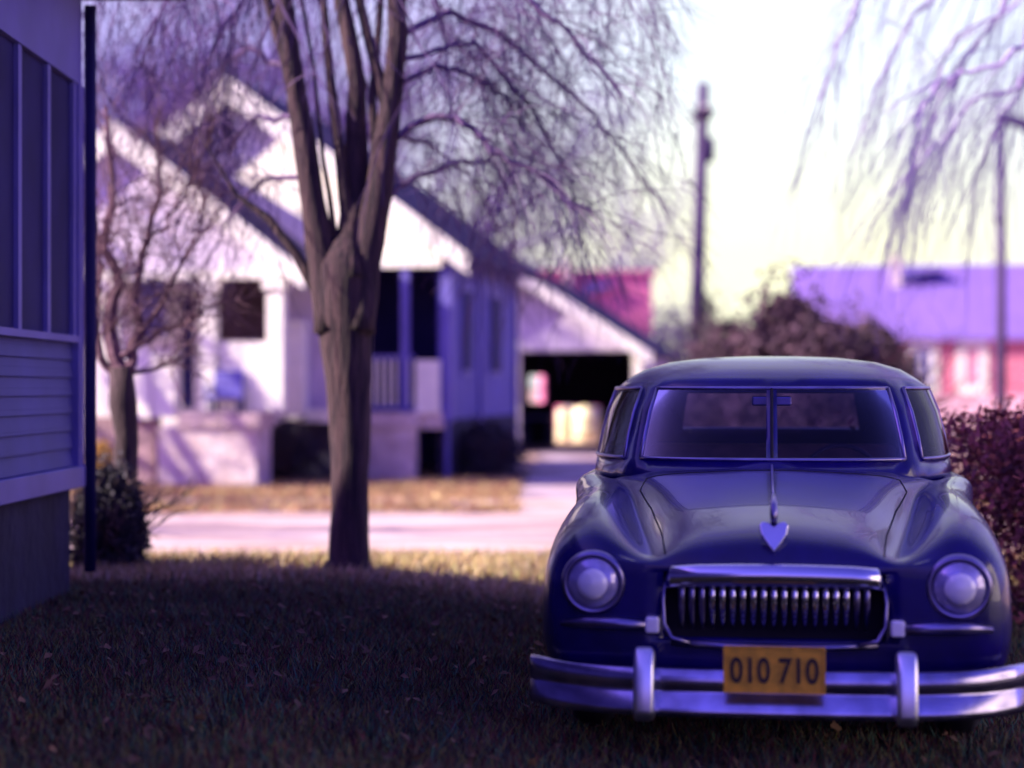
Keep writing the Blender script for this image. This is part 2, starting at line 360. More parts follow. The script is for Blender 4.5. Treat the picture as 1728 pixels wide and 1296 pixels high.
# attic window
ua, ub_ = U(338), U(398); za, zb = Z(262, 370), Z(200, 370)
m = MB(); m.box(ua, ub_, -.02, .02, za, zb); wd = m.build('attic_window', M['dark'], b)
m = MB()
for (x0, x1, z0, z1) in ((ua-.12, ua, za-.1, zb+.14), (ub_, ub_+.14, za-.1, zb+.14), (ua, ub_, zb, zb+.14), (ua, ub_, za-.1, za)):
    m.box(x0, x1, -.05, .03, z0, z1)
m.box((ua+ub_)/2-.03, (ua+ub_)/2+.03, -.035, .03, za, zb); m.build('frame', M['white'], wd)
# recessed right-hand porch
m = MB(); m.box(U(560), ur-.15, 1.6, 1.75, 1.0, zlin); m.build('porch_back_wall', M['bluedark'], b)
m = MB(); m.box(U(632), ur-.02, -.14, .0, zlin-.02, zlin+.22); m.build('lintel', M['white'], b)
m = MB(); m.box(U(600), ur-.02, -.06, 1.6, .85, Z(695, 680)); m.build('porch_floor', M['stone'], b)
m = MB(); m.box(U(679), U(692), -.1, .02, Z(695, 680), zlin-.02); m.build('porch_post', M['bluetrim'], b)
m = MB(); m.box(U(704), U(744), -.12, .2, Z(697, 720), Z(608, 720)); m.build('pedestal', M['white'], b)
m = MB(); m.box(U(745), U(762), -.04, .2, Z(712, 750), zlin); m.build('corner_column', M['bluetrim'], b)
rl = MB(); zt, zbm = Z(606, 660), Z(690, 660)
rl.box(U(625), U(702), -.08, -.03, zt, zt+.06); ra = rl.build('railing', M['bluetrim'], b)
m = MB(); m.box(U(625), U(702), -.08, -.03, zbm, zbm+.05); m.build('bottom_rail', M['bluetrim'], ra)
for px in range(630, 702, 12):
    m = MB(); m.box(U(px), U(px)+.04, -.075, -.035, zbm+.05, zt); m.build('baluster', M['white'], ra)
m = MB(); m.box(U(627), U(708), -.35, -.09, 0, Z(722, 670)); m.build('stone_pier', M['stone'], b)
m = MB(); m.box(U(624), U(712), -.40, -.085, Z(721, 670), Z(697, 670)); m.build('pier_cap', M['stone'], b)
# projecting gabled porch on the left
PV = -2.3
pu = U(200, PV); pz = Z(203, 200, PV); pr = U(490, PV); phw = pr - pu
zl2 = Z(455, 400, PV); zfl = Z(693, 400, PV)
m = MB(); gable(m, pu, phw+.25, pz, .77, PV-.15, -.30); pf = m.build('porch_roof', M['roof'], b)
for s in (1, -1):
    hw = phw + .27
    m = MB(); m.prism([(pu, pz-.02), (pu+s*hw, pz-.02-.77*hw), (pu+s*hw, pz-.30-.77*hw), (pu, pz-.42)], PV-.22, PV-.153); m.build('porch_rake', M['white'], b)
zz = lambda u: pz - .17 - .77*abs(u-pu)
m = MB(); m.prism([(pu-phw+.1, zl2), (pr-.1, zl2), (pr-.1, zz(pr-.1)), (pu, zz(pu)), (pu-phw+.1, zz(pu-phw+.1))], PV, PV+.15); m.build('porch_gable', M['stucco'], b)
m = MB(); m.box(pu-phw, pr-.02, PV-.12, PV+.2, zl2-.14, zl2-.002); m.build('porch_beam', M['white'], b)
for a0, a1 in ((176, 200), (340, 364), (452, 479)):
    m = MB(); u0, u1 = U(a0, PV), U(a1, PV); zc_ = zl2-.142
    m.box(u0, u1, PV-.06, PV+.16, zfl+.01, zc_-.16); cc = m.build('porch_column', M['white'], b)
    m = MB(); m.box(u0-.06, u1+.06, PV-.11, PV+.19, zc_-.158, zc_-.003); m.build('capital', M['white'], cc)
m = MB(); m.box(ul, U(625), -.9, -.55, zfl-.2, zfl+.0); m.build('porch_deck', M['white'], b)
m = MB(); m.box(U(150, PV), U(262, PV), PV-.05, PV+.25, 0, zfl-.10); m.build('brown_base', mat('brown_stone', (.42, .28, .30), .9, .45, 4, bump=.03), b)
m = MB(); m.box(U(266, PV-.3), U(432, PV-.3), PV-.30, PV+.4, 0, Z(722, 350, PV-.3)); m.build('stone_pier', M['stone'], b)
m = MB(); m.box(U(300, PV-.34), U(437, PV-.34), PV-.36, PV+.42, Z(721, 350, PV-.3), Z(697, 350, PV-.3)); m.build('pier_cap', mat('pier_cap_stone', (.60, .46, .46), .85, .3, 5, bump=.02), b)
m = MB(); m.box(U(365, PV), U(450, PV), PV+.02, PV+.10, zfl+.02, Z(577, 400, PV)); m.build('porch_parapet', M['white'], b)
m = MB(); m.box(U(212, PV), U(262, PV), PV-.2, PV+.05, zfl-.12, Z(590, 240, PV)); m.build('parapet_block', M['siding'], b)
m = MB(); m.box(U(266, PV), U(302, PV), PV-.22, PV+.05, zfl-.1, Z(600, 240, PV)); m.build('parapet_block', M['siding'], b)
# porch back wall, door and window
m = MB(); m.box(ul, U(625), -.02, .0, 0, zlin); m.build('front_wall', M['stucco'], b)  # porch shade put into the wall colour, lavender instead of white
def win(u0, u1, z0, z1, v, name='front_window', mt='brownint'):
    m = MB(); m.box(u0, u1, v-.05, v-.001, z0, z1); o = m.build(name, M[mt], b)
    m = MB(); t = .09
    for q in ((u0-t, u0, z0-t, z1+t), (u1, u1+t, z0-t, z1+t), (u0, u1, z1, z1+t), (u0, u1, z0-t, z0)): m.box(q[0], q[1], v-.08, v-.002, q[2], q[3])
    m.build('frame', M['white'], o); return o
win(U(372), U(452), Z(575, 400), Z(468, 400), -.02)
win(U(232), U(285), Z(570, 250), Z(470, 250), -.02, mt='bluetrim')
win(U(309), U(331), Z(690, 320), Z(500, 320), -.02, 'front_door', 'bluedark')
m = MB(); m.box(U(482), U(512), -.12, -.03, zfl+.0, Z(540, 500)); m.build('shade_tinted_panel', M['stucco'], b)  # panel tinted lavender to hold the porch shade
m = MB(); m.box(U(516), U(544), -1.0, -.75, Z(705, 530), Z(545, 530)); m.build('white_pillar', M['white'], b)
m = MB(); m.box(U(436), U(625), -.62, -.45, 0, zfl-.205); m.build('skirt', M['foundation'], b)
# porch chair
ch = empty('porch_chair', (0, 0, 0)); cu = (U(360, PV-.0)+U(415, PV))/2
def loc(u, v, z): return Vector((O[0]+u*ca+v*sa, O[1]-u*sa+v*ca, z))
ch.location = loc(cu, PV-.12, Z(697, 390, PV-.3)); ch.rotation_euler = (0, 0, -A)
tag(ch, 'small violet grey chair standing against the white porch parapet', 'chair')
m = MB(); m.box(-.25, .25, -.16, .10, .20, .27); m.build('seat', M['bluetrim'], ch, bevel=.01)
m = MB(); m.prism_x([(.02, .27), (.08, .27), (.12, .62), (.07, .63)], -.22, .22); m.build('backrest', M['bluetrim'], ch, bevel=.01)
for sx in (-.22, .22):
    for sy in (-.13, .07):
        m = MB(); m.box(sx-.02, sx+.02, sy-.02, sy+.02, 0, .2); m.build('leg', M['bluedark'], ch)
for s in (-1, 1):
    m = MB(); m.box(s*.27-.02, s*.27+.02, -.16, .1, .36, .40); m.box(s*.27-.02, s*.27+.02, -.16, -.12, .2, .36); m.build('armrest', M['bluetrim'], ch)

# ------------------------------------------------------------------ garage
O2, U2, Z2 = frame(868, 44.0)
ga = empty('garage', (O2[0], O2[1], 0), -A); tag(ga, 'pale gabled garage with a wide dark open doorway behind the bungalow', 'garage')
gp = U2(880); gzp = Z2(452, 880); ge = U2(1100); gsl = (gzp - Z2(592, 1100))/(ge-gp)
ol, orr, oz = U2(877), U2(1068), Z2(590, 970); gl_ = 2*gp - ge + .2; gr = ge - .22; gd = 6.
zz2 = lambda u: gzp - .14 - gsl*abs(u-gp)
m = MB(); m.prism([(gl_, oz), (gr, oz), (gr, zz2(gr)), (gp, zz2(gp)), (gl_, zz2(gl_))], 0, .15)
m.box(gl_, ol, 0, .15, 0, oz); m.box(orr, gr, 0, .15, 0, oz); m.build('front_wall', M['stucco'], ga)
m = MB(); m.box(gl_, gl_+.12, .15, gd, 0, zz2(gr)); m.build('side_wall', M['stucco'], ga)
m = MB(); m.box(gr-.12, gr, .15, gd, 0, zz2(gr)); m.build('side_wall', M['stucco'], ga)
# back wall with window and a low opening
wl, wr, wz0, wz1 = U2(893, gd), U2(921, gd), 1.12, 1.84
hl, hr, hz = U2(937, gd), U2(1013, gd), 1.03
m = MB()
m.box(gl_+.12, wl, gd-.12, gd, 0, oz+.3); m.box(wl, wr, gd-.12, gd, 0, wz0); m.box(wl, wr, gd-.12, gd, wz1, oz+.3)
m.box(wr, hl, gd-.12, gd, 0, oz+.3); m.box(hl, hr, gd-.12, gd, hz, oz+.3); m.box(hr, gr-.12, gd-.12, gd, 0, oz+.3)
m.prism([(gl_+.1, oz+.3), (gr-.1, oz+.3), (gr-.1, zz2(gr-.1)), (gp, zz2(gp)), (gl_+.1, zz2(gr-.1))], gd-.12, gd)
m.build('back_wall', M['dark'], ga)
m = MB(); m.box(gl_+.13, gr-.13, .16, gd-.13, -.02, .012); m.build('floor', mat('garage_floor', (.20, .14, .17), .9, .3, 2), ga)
m = MB(); m.box(wl-.06, wl, gd-.14, gd+.02, wz0, wz1); m.box(wr, wr+.06, gd-.14, gd+.02, wz0, wz1); m.box(wl, wr, gd-.14, gd+.02, (wz0+wz1)/2-.02, (wz0+wz1)/2+.02); m.build('back_window', M['bluetrim'], ga)
m = MB(); gable(m, gp, ge-gp+.05, gzp, gsl, -.4, gd+.3, .12); m.build('roof', M['roof'], ga)
for s in (1, -1):
    hw = ge-gp+.07
    m = MB(); m.prism([(gp, gzp-.01), (gp+s*hw, gzp-.01-gsl*hw), (gp+s*hw, gzp-.30-gsl*hw), (gp, gzp-.36)], -.48, -.403); m.build('rake_board', M['white'], ga)
m = MB(); m.box(ol-.24, ol, -.05, -.001, 0, zz2(ol-.1)); m.build('door_post', M['white'], ga)
m = MB(); m.box(orr, orr+.22, -.05, -.001, 0, oz+.1); m.build('door_post', M['white'], ga)
# drums added to make the bright patches seen through the garage
def drum(px, py0, py1, r, Y, label):
    X = (px-864)/F*Y; zt = EYE+(HOR-py0)/F*Y
    o = empty('barrel', (X, Y, 0)); tag(o, label, 'barrel', 'cream barrels added behind the garage as bright patches')
    m = MB(); m.lathe([(r*.95, .0), (r, .02), (r, zt*.33), (r*1.04, zt*.34), (r, zt*.36), (r, zt*.66), (r*1.04, zt*.67), (r, zt*.69), (r, zt-.02), (r*.96, zt)], (0, 0, 0), 'z', 24); m.build('drum', M['cream'], o, smooth=True)
    m = MB(); m.lathe([(r*.3, zt), (r*.3, zt+.05), (r*.2, zt+.06)], (0, 0, 0), 'z', 16); m.build('cap', M['cream'], o)
drum(951, 692, 730, .19, 53.5, 'narrow sunlit cream barrel added as a bright patch through the dark garage, left of the wide one')
drum(990, 688, 735, .39, 53.0, 'wide sunlit cream barrel added as a bright patch through the dark garage beside a narrow one')
sgn = empty('garage_bench', (0,0,0)); sgn.location = (O2[0]+.62, O2[1]+5.3, 0); sgn.rotation_euler = (0, 0, -A)
tag(sgn, 'dark blue workbench standing against the back wall inside the garage', 'bench')
m = MB(); m.box(-.36, .36, -.3, .3, .7, .76); m.build('top', M['bluetrim'], sgn)
for sx in (-.31, .31):
    for sy in (-.25, .25):
        m = MB(); m.box(sx-.04, sx+.04, sy-.04, sy+.04, 0, .7); m.build('leg', M['bluedark'], sgn)

nb = empty('reflector_house', (15, 4, 0)); tag(nb, 'white clapboard house with dark shutters added unseen beyond the right edge for reflections on the car', 'house')  # unseen house added so its sunlit wall reflects in the car
m = MB(); m.box(-4, 4, -5, 5, .5, 5.2); m.build('wall', M['siding'], nb)
m = MB(); m.box(-3.95, 3.95, -4.95, 4.95, 0, .498); m.build('foundation', M['foundation'], nb)
m = MB(); m.prism([(-4.5, 5.15), (0, 7.8), (4.5, 5.15)], -5.4, 5.4); m.build('roof', M['roof'], nb)
for yy in (-3.6, -.8, 2.2):
    m = MB(); m.box(-4.03, -4.001, yy, yy+1, 1.6, 3.2); wn = m.build('window', M['bluedark'], nb)
    m = MB(); m.box(-4.06, -4.002, yy-.45, yy-.03, 1.6, 3.2); m.build('shutter', M['roof'], wn)
# ------------------------------------------------------------------ far buildings
def P(px, Y): return (px-864)/F*Y
def Zp(py, Y): return EYE + (HOR-py)/F*Y
Y = 72.
o = empty('brick_barn', (P(1015, Y), Y, 0)); tag(o, 'tall pink red building rising behind the garage roof', 'building')
x0, x1, zt = P(915, Y)-o.location.x, P(1101, Y)-o.location.x, Zp(462, Y)
m = MB(); m.box(x0, x1, 0, 9, 0, zt); m.build('wall', M['pinkroof'], o)
m = MB(); m.box(x0-.15, x1+.12, -.15, 9.2, zt, zt+.14); m.build('roof', M['pinkroof'], o)
m = MB(); m.box(P(950, Y)-o.location.x, P(964, Y)-o.location.x, -.3, -.01, 0, zt+.55); m.build('flue', M['stone'], o)
m = MB(); m.prism([(P(985, Y)-o.location.x, Zp(500, Y)), (P(985, Y)-o.location.x, Zp(480, Y)), (P(1040, Y)-o.location.x, Zp(480, Y))], -.25, -.01); m.build('vent_hood', M['bluetrim'], o)
Y = 80.
ox = P(1500, Y)
o = empty('brick_building', (ox, Y, 0), -R(9)); tag(o, 'long brick building with pale haze put into its pink wall and violet roof at the right', 'building')
x0, x1 = P(1336, Y)-ox, P(1900, Y)-ox; ze, zr = Zp(570, Y), Zp(447, Y)+.25
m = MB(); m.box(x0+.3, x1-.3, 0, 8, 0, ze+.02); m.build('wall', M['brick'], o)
m = MB(); m.prism_x([(-.4, ze), (4, zr), (8.4, ze), (8.4, ze-.15), (-.4, ze-.15)], x0, x1); rf = m.build('roof', M['hazedroof'], o)
m = MB(); xx = P(1516, Y)-ox; m.box(xx-.22, xx+.22, 2.6, 3.05, 5.2, Zp(425, Y)); m.build('chimney', M['stone'], rf)
m = MB(); xx = P(1560, Y)-ox; m.prism([(xx-.8, zr-.7), (xx-.75, zr-.35), (xx+.85, zr-.30), (xx+.1, zr-.45)], 2.4, 4); m.build('dormer_shadow', M['bluetrim'], rf)  # dark wedge laid on the roof as a painted dormer shadow
m = MB(); m.box(x0+.25, x1-.25, -.06, -.001, 0, Zp(668, Y)); m.build('base_band', mat('pale_base', (.72, .45, .55), .85, .2, 2), o)
for px in (1415, 1557, 1637, 1760):
    xx = P(px, Y)-ox; z0, z1 = Zp(655, Y), Zp(575, Y); hw = .30
    m = MB(); m.box(xx-hw, xx+hw, -.03, .0, z0, z1); wn = m.build('window', M['pinkroof'] if px == 1637 else M['bluetrim'], o)
    m = MB()
    for q in ((xx-hw-.32, xx-hw, z0-.25, z1+.1), (xx+hw, xx+hw+.32, z0-.25, z1+.1), (xx-hw, xx+hw, z1-.3, z1+.1), (xx-hw, xx+hw, z0-.25, z0+.1)): m.box(q[0], q[1], -.09, -.01, q[2], q[3])
    m.box(xx-.04, xx+.04, -.06, -.01, z0, z1); m.build('frame', M['white'], wn)
# utility poles
Y = 55.
bx, tx = P(1170, Y), P(1187, Y); zt = Zp(140, Y)
o = empty('utility_pole', (bx, Y, 0)); tag(o, 'tall leaning wooden utility pole rising behind the car roof', 'pole')
m = MB(); m.tube([(0, 0, 0), ((tx-bx)*.5, 0, zt*.5), (tx-bx, 0, zt)], [.27, .21, .17], 12); m.build('post', M['pole'], o, smooth=True)
lean = lambda z: (tx-bx)*z/zt
m = MB(); m.box(lean(zt-.9)-.28, lean(zt-.9)+.28, -.9, .9, zt-.98, zt-.86); m.build('crossarm', M['pole'], o)
for yy in (-.8, -.3, .3, .8):
    m = MB(); m.lathe([(.03, 0), (.05, .04), (.05, .09), (.02, .12)], (lean(zt-.9), yy, zt-.86), 'z', 10); m.build('insulator', M['stone'], o)
m = MB(); m.tube([(lean(zt-1.9)+.22, 0, zt-2.3), (lean(zt-1.9)+.22, 0, zt-1.6)], .17, 12); m.build('transformer', M['pole'], o, smooth=True)
m = MB(); m.tube([(lean(5.2), 0, 5.2), (lean(3.5)+.75, 0, 0.1)], .035, 6); m.build('guy_wire', M['wire'], o)
Y = 42.
o = empty('lamp_pole', (P(1689, Y), Y, 0)); zt = Zp(196, Y); tag(o, 'slim violet pole with a short sloping arm at the right edge', 'pole')
m = MB(); m.tube([(0, 0, 0), (0, 0, zt)], [.13, .10], 10); m.build('post', M['pole'], o, smooth=True)
m = MB(); m.prism([(-.16, zt-.06), (-.02, zt+.10), (.9, zt-.16), (.9, zt-.5), (.45, zt-.28)], -.10, .10); m.build('arm', M['pole'], o)
m = MB(); m.lathe([(.04, 0), (.13, .05), (.13, .18), (.05, .24)], (-.03, -.02, Zp(378, Y)), 'z', 12); m.build('bracket', M['pole'], o)
# ------------------------------------------------------------------ bare trees
def vrand(r, s=1.): return Vector((r.gauss(0, s), r.gauss(0, s), r.gauss(0, s)))
def branch(mb, p, d, length, r0, seg, r, droop=.0, wander=.12, n=5, r1=None):
    pts = [Vector(p)]; d = Vector(d).normalized(); st = length/seg; out_ = []
    for i in range(seg):
        d = (d + vrand(r, wander) + Vector((0, 0, -droop))).normalized()
        pts.append(pts[-1] + d*st); out_.append((pts[-1].copy(), d.copy(), (i+1)/seg))
    r1 = r1 if r1 is not None else r0*.35
    mb.tube(pts, [r0 + (r1-r0)*i/seg for i in range(seg+1)], n, cap=False)
    return out_
def ramify(mb, nodes, r, length, rad, cnt, levels, droop, spread=.9, n=3, wander=.16, bias=None):
    for (p, d, t) in nodes:
        for k in range(cnt):
            dd = (d + vrand(r, spread*.6) + (bias or Vector((0, 0, 0)))).normalized()
            l_ = length*r.uniform(.6, 1.25)
            sub = branch(mb, p, dd, l_, rad, 5, r, droop, wander, n)
            if levels > 1: ramify(mb, sub[1::2], r, length*.6, rad*.5, cnt, levels-1, droop*1.3, spread, 3, wander, bias)
# main tree: limbs traced at its own distance
TY = 13.75; tp = lambda px, py, dy=0: Vector(((px-864)/F*(TY+dy), TY+dy, EYE+(HOR-py)/F*(TY+dy)))
bt = empty('bare_tree', (tp(592, 970).x, TY, 0)); tag(bt, 'large bare tree with split rough trunk at the near edge of the road', 'tree'); base = Vector(bt.location)
k_ = TY/F
def limb(name, pts, m=M['bark'], n=14, wob=.14, dy=0):
    mb = MB(); P_ = []; R_ = []
    pts = [(px, py, r, (q[0] if q else 0)) for (px, py, r, *q) in pts]
    # resample for bark wobble
    for a, c in zip(pts[:-1], pts[1:]):
        ns = max(2, int(abs(a[1]-c[1])/30))
        for i in range(ns):
            t = i/ns; P_.append(tp(*[a[j]+(c[j]-a[j])*t for j in (0, 1)], a[3]+(c[3]-a[3])*t) - base); R_.append((a[2]+(c[2]-a[2])*t)*k_)
    a = pts[-1]; P_.append(tp(a[0], a[1], a[3]) - base); R_.append(a[2]*k_)
    mb.tube(P_, R_, n, wob=wob); return mb.build(name, m, bt, smooth=True)
limb('trunk', [(592, 1010, 62), (586, 975, 52), (588, 945, 36), (590, 860, 31), (591, 740, 34), (588, 640, 39), (584, 560, 45), (581, 500, 48), (580, 450, 44), (585, 410, 26), (586, 385, 8)], n=20, wob=.10)
limb('limb', [(556, 560, 26, -.05), (545, 450, 25), (528, 340, 21), (512, 230, 19), (494, 120, 17), (478, 0, 16), (455, -200, 12), (400, -480, 8)])
limb('limb', [(582, 520, 30, .1), (588, 420, 24), (603, 320, 22, .1), (600, 230, 19, .1), (603, 140, 15), (589, 60, 14), (572, -20, 13), (560, -250, 10), (590, -500, 7)])
limb('limb', [(604, 560, 28, -.1), (618, 440, 26), (640, 320, 23), (652, 230, 21), (662, 150, 18), (672, 60, 17), (668, -20, 16), (690, -220, 12), (760, -480, 8)])
limb('limb', [(655, 190, 12), (628, 90, 9), (606, 0, 8), (575, -180, 6)], n=8)
limb('limb', [(505, 200, 11), (478, 90, 9), (452, 0, 8), (390, -200, 6)], n=8)
limb('limb', [(540, 500, 12), (500, 430, 9), (455, 370, 7), (400, 330, 4), (330, 215, 1.2)], n=7)
limb('limb', [(598, 470, 16, -.15), (586, 380, 11), (572, 250, 9), (556, 120, 8), (545, 0, 7), (520, -200, 5)], n=8)
limb('limb', [(622, 400, 9, .1), (634, 280, 8), (628, 160, 7), (640, 40, 6), (650, -120, 5)], n=8)
limb('limb', [(566, 410, 7), (556, 330, 5), (545, 270, 4), (530, 120, 3.5), (500, -60, 3)], n=6)
r = random.Random(3)
mb = MB(); up = Vector((0, 0, 1))
boughs = [([(660, 150), (735, 110), (803, 130), (849, 162), (880, 215)], 6), ([(655, 240), (733, 192), (784, 204), (830, 258), (886, 280), (946, 324), (1005, 362)], 7),
          ([(645, 330), (700, 300), (760, 276), (826, 266), (863, 333), (868, 420)], 6), ([(668, 60), (760, 20), (850, 60), (960, 150), (1040, 240), (1100, 330)], 7),
          ([(670, -20), (800, -60), (900, 0), (990, 90), (1050, 160)], 7), ([(655, 220), (720, 240), (800, 300), (850, 400)], 4), ([(672, 100), (800, 70), (900, 190), (960, 300), (980, 420)], 5),
          ([(560, -100), (450, -60), (380, 40), (330, 160)], 6), ([(490, 120), (420, 80), (350, 130), (290, 230)], 6), ([(500, 200), (430, 200), (360, 270), (300, 380)], 5),
          ([(520, 300), (450, 300), (390, 360), (350, 450)], 5), ([(470, -60), (380, -100), (280, 0), (230, 120)], 6), ([(690, -200), (850, -220), (1020, -120), (1120, 0)], 7)]
for px_pts, rad in boughs:
    dy0 = r.uniform(-.3, 2.6); n_ = len(px_pts)
    pts = [tp(x, y_, dy0*i/(n_-1)) - base for i, (x, y_) in enumerate(px_pts)]
    fine = []
    for a, c in zip(pts[:-1], pts[1:]):
        for i in range(4): fine.append(a.lerp(c, i/4) + vrand(r, .012))
    fine.append(pts[-1])
    mb.tube(fine, [rad*k_*(1-.7*i/len(fine)) for i in range(len(fine))], 5, cap=False)
    nodes = [(fine[i], (fine[i+1]-fine[i]).normalized(), 0) for i in range(2, len(fine)-1)]
    ramify(mb, nodes, r, .85, .0048, 3, 2, .10, .9, 3, .13, Vector((0, 0, -.15)))
mb.build('boughs', M['twig'], bt, recalc=False)
mb = MB()
for k in range(260):       # twigs hanging from the crown above the frame
    s = tp(r.uniform(160, 1150)-r.choice((0,0,250)), r.uniform(-260, 120), r.uniform(-.5, 3)) - base
    nodes = branch(mb, s, (r.gauss(0, .4), r.gauss(0, .2), -.8), r.uniform(.6, 1.5), .008, 6, r, .08, .12, 4)
    ramify(mb, nodes[::2], r, .5, .004, 2, 1, .1)
mb.build('hanging_twigs', M['twig'], bt, recalc=False)

def bare_tree(name, x, y, h_, rad, label, seed, spread=1., cnt=9, twl=1.6, twr=.014, droop=.05, mt='twigfar', lv=3, group=None, bias=None, d0=None, tc_=3):
    r = random.Random(seed); o = empty(name, (x, y, gz(x, y))); tag(o, label, 'tree', group)
    mb = MB(); d0 = d0 or (0, 0, 1)
    tr = branch(mb, (0, 0, -.1), d0, h_*.4, rad, 6, r, 0, .05, 10, rad*.7); mb.build('trunk', M['barkdark'], o, smooth=True)
    mb = MB(); top = tr[-1]; nodes = []
    for k in range(cnt):
        a = 6.28*k/cnt + r.uniform(-.3, .3); dd = Vector((math.cos(a)*.7*spread, math.sin(a)*.7*spread, r.uniform(.5, 1.3)))
        st = tr[r.randint(2, 5)][0]
        nodes += branch(mb, st, dd, h_*.55*r.uniform(.8, 1.1), rad*.45, 7, r, droop*.5, .12, 6, rad*.12)[1:]
    ramify(mb, nodes, r, twl, twr, tc_, lv, droop, 1., 3, .15, bias)
    mb.build('branches', M[mt], o, recalc=False); return o
G1 = 'bare trees behind the bungalow'
bare_tree('background_tree', P(250, 44), 44, 13, .28, 'bare tree crown behind the left end of the bungalow roof', 11, 1.2, 15, 1.9, .03, group=G1)
bare_tree('background_tree', P(480, 62), 62, 18, .30, 'bare tree rising behind the peak of the bungalow, between two others', 12, 1.2, 15, 2.0, .032, group=G1)
bare_tree('background_tree', P(740, 56), 56, 14, .30, 'bare violet tree behind the right slope of the bungalow roof', 13, 1.3, 14, 2.2, .020, group=G1, tc_=2)
bare_tree('background_tree', P(1000, 110), 110, 17, .35, 'faint bare tree far behind the pink red building', 14, 1.2, 10, 2.6, .026, lv=2)
G3 = 'unseen bare trees added west of the bungalow'  # unseen trees added to throw streaks on the road and dapples on the bungalow
bare_tree('dapple_tree', -14.5, 19.5, 9.5, .22, 'unseen bare tree added left of the road, nearest to the blue house', 51, 1.1, 10, 1.3, .02, group=G3, tc_=2)
bare_tree('dapple_tree', -17.0, 24.5, 11, .25, 'unseen bare tree added left of the bungalow yard', 52, 1.1, 11, 1.3, .02, group=G3, tc_=2)
bare_tree('dapple_tree', -10.6, 26.6, 8.5, .2, 'unseen bare tree added at the left end of the bungalow porch', 53, 1.0, 9, .9, .018, group=G3, tc_=2)
# weeping tree outside the right edge, its boughs hanging into the picture
r = random.Random(21)
wt = empty('weeping_tree', (6.3, 17.5, 0)); tag(wt, 'bare weeping tree whose drooping boughs hang in at the top right', 'tree')
mb = MB(); tr = branch(mb, (0, 0, -.1), (0, 0, 1), 4.2, .22, 6, r, 0, .05, 10, .16); mb.build('trunk', M['barkdark'], wt, smooth=True)
mb = MB(); tb = tr[-1][0]; wb = Vector(wt.location)
W = lambda px, py, Y_: Vector((P(px, Y_), Y_, Zp(py, Y_))) - wb
for pts_, rad in [([(1760, -150), (1640, -60), (1540, 20), (1490, 120), (1440, 260)], .03), ([(1760, -150), (1700, 0), (1640, 90), (1580, 180), (1520, 330)], .03),
                  ([(1760, -150), (1740, 60), (1680, 110), (1600, 130), (1560, 170), (1540, 260)], .03), ([(1800, 0), (1720, 150), (1640, 170), (1570, 260), (1500, 330)], .024),
                  ([(1760, -150), (1560, -120), (1480, -60), (1420, 60), (1380, 170)], .026), ([(1820, 50), (1730, 130), (1680, 210), (1640, 330)], .02), ([(1800, -60), (1700, 20), (1610, 60), (1560, 200)], .022)]:
    Y_ = 17.5 + r.uniform(-1.5, 1.5); pts = [tb] + [W(a, c, Y_) for a, c in pts_]; fine = []
    for a, c in zip(pts[:-1], pts[1:]):
        for i in range(4): fine.append(a.lerp(c, i/4) + vrand(r, .02))
    fine.append(pts[-1]); mb.tube(fine, [rad*(1-.7*i/len(fine)) for i in range(len(fine))], 5, cap=False)
    nodes = [(fine[i], (fine[i+1]-fine[i]).normalized(), 0) for i in range(5, len(fine)-1)]
    ramify(mb, nodes, r, 1.2, .0058, 2, 2, .16, .5, 3, .08, Vector((-.1, 0, -.25)))
for k in range(5):
    nodes = branch(mb, tb, (r.uniform(-.6, .9), r.gauss(0, .8), 1), 3.5, .1, 7, r, .08, .1, 6); ramify(mb, nodes[2:], r, 1.4, .015, 2, 2, .15)
mb.build('branches', M['twigpale'], wt, recalc=False)
# small twisted tree beside the porch house
r = random.Random(5); SY = 14.3
s2 = lambda px, py, dy=0: Vector(((px-864)/F*(SY+dy), SY+dy, EYE+(HOR-py)/F*(SY+dy)))
st = empty('small_tree', (s2(212, 0).x, SY, 0)); tag(st, 'small dark twisted tree beside the corner of the blue house', 'tree'); sb = Vector(st.location); ks = SY/F
mb = MB()
mb.tube([s2(x, y_)-sb for x, y_ in ((215, 985), (214, 900), (210, 820), (215, 740), (208, 680), (205, 620))], [30*ks, 22*ks, 24*ks, 20*ks, 24*ks, 19*ks], 10, wob=.2)
mb.build('trunk', M['barkdark'], st, smooth=True); mb = MB()
for pts_, r0 in [([(205, 630), (185, 560), (195, 480), (178, 400), (190, 300), (178, 180)], 15), ([(208, 640), (235, 560), (225, 500), (250, 410), (270, 330), (262, 200)], 11),
                 ([(208, 660), (170, 600), (160, 520), (170, 430), (160, 330)], 9), ([(212, 600), (270, 560), (320, 540), (380, 500)], 6), ([(235, 560), (290, 480), (330, 400), (350, 330)], 5), ([(250, 410), (300, 350), (340, 280), (350, 200)], 4),
                 ([(205, 640), (250, 620), (300, 610)], 6)]:
    pts = [s2(*p, r.uniform(-.1, .1))-sb for p in pts_]; fine = []
    for a, c in zip(pts[:-1], pts[1:]):
        for i in range(4): fine.append(a.lerp(c, i/4) + vrand(r, .015))
    fine.append(pts[-1]); mb.tube(fine, [r0*ks*(1-.75*i/len(fine)) for i in range(len(fine))], 6, cap=False)
    nodes = [(fine[i], (fine[i+1]-fine[i]).normalized(), 0) for i in range(3, len(fine)-1)]
    ramify(mb, nodes, r, .5, .0055, 3, 2, -.02, 1.1)
mb.build('branches', mat('small_twig', (.16, .08, .13), .9, .5, 2), st, recalc=False)

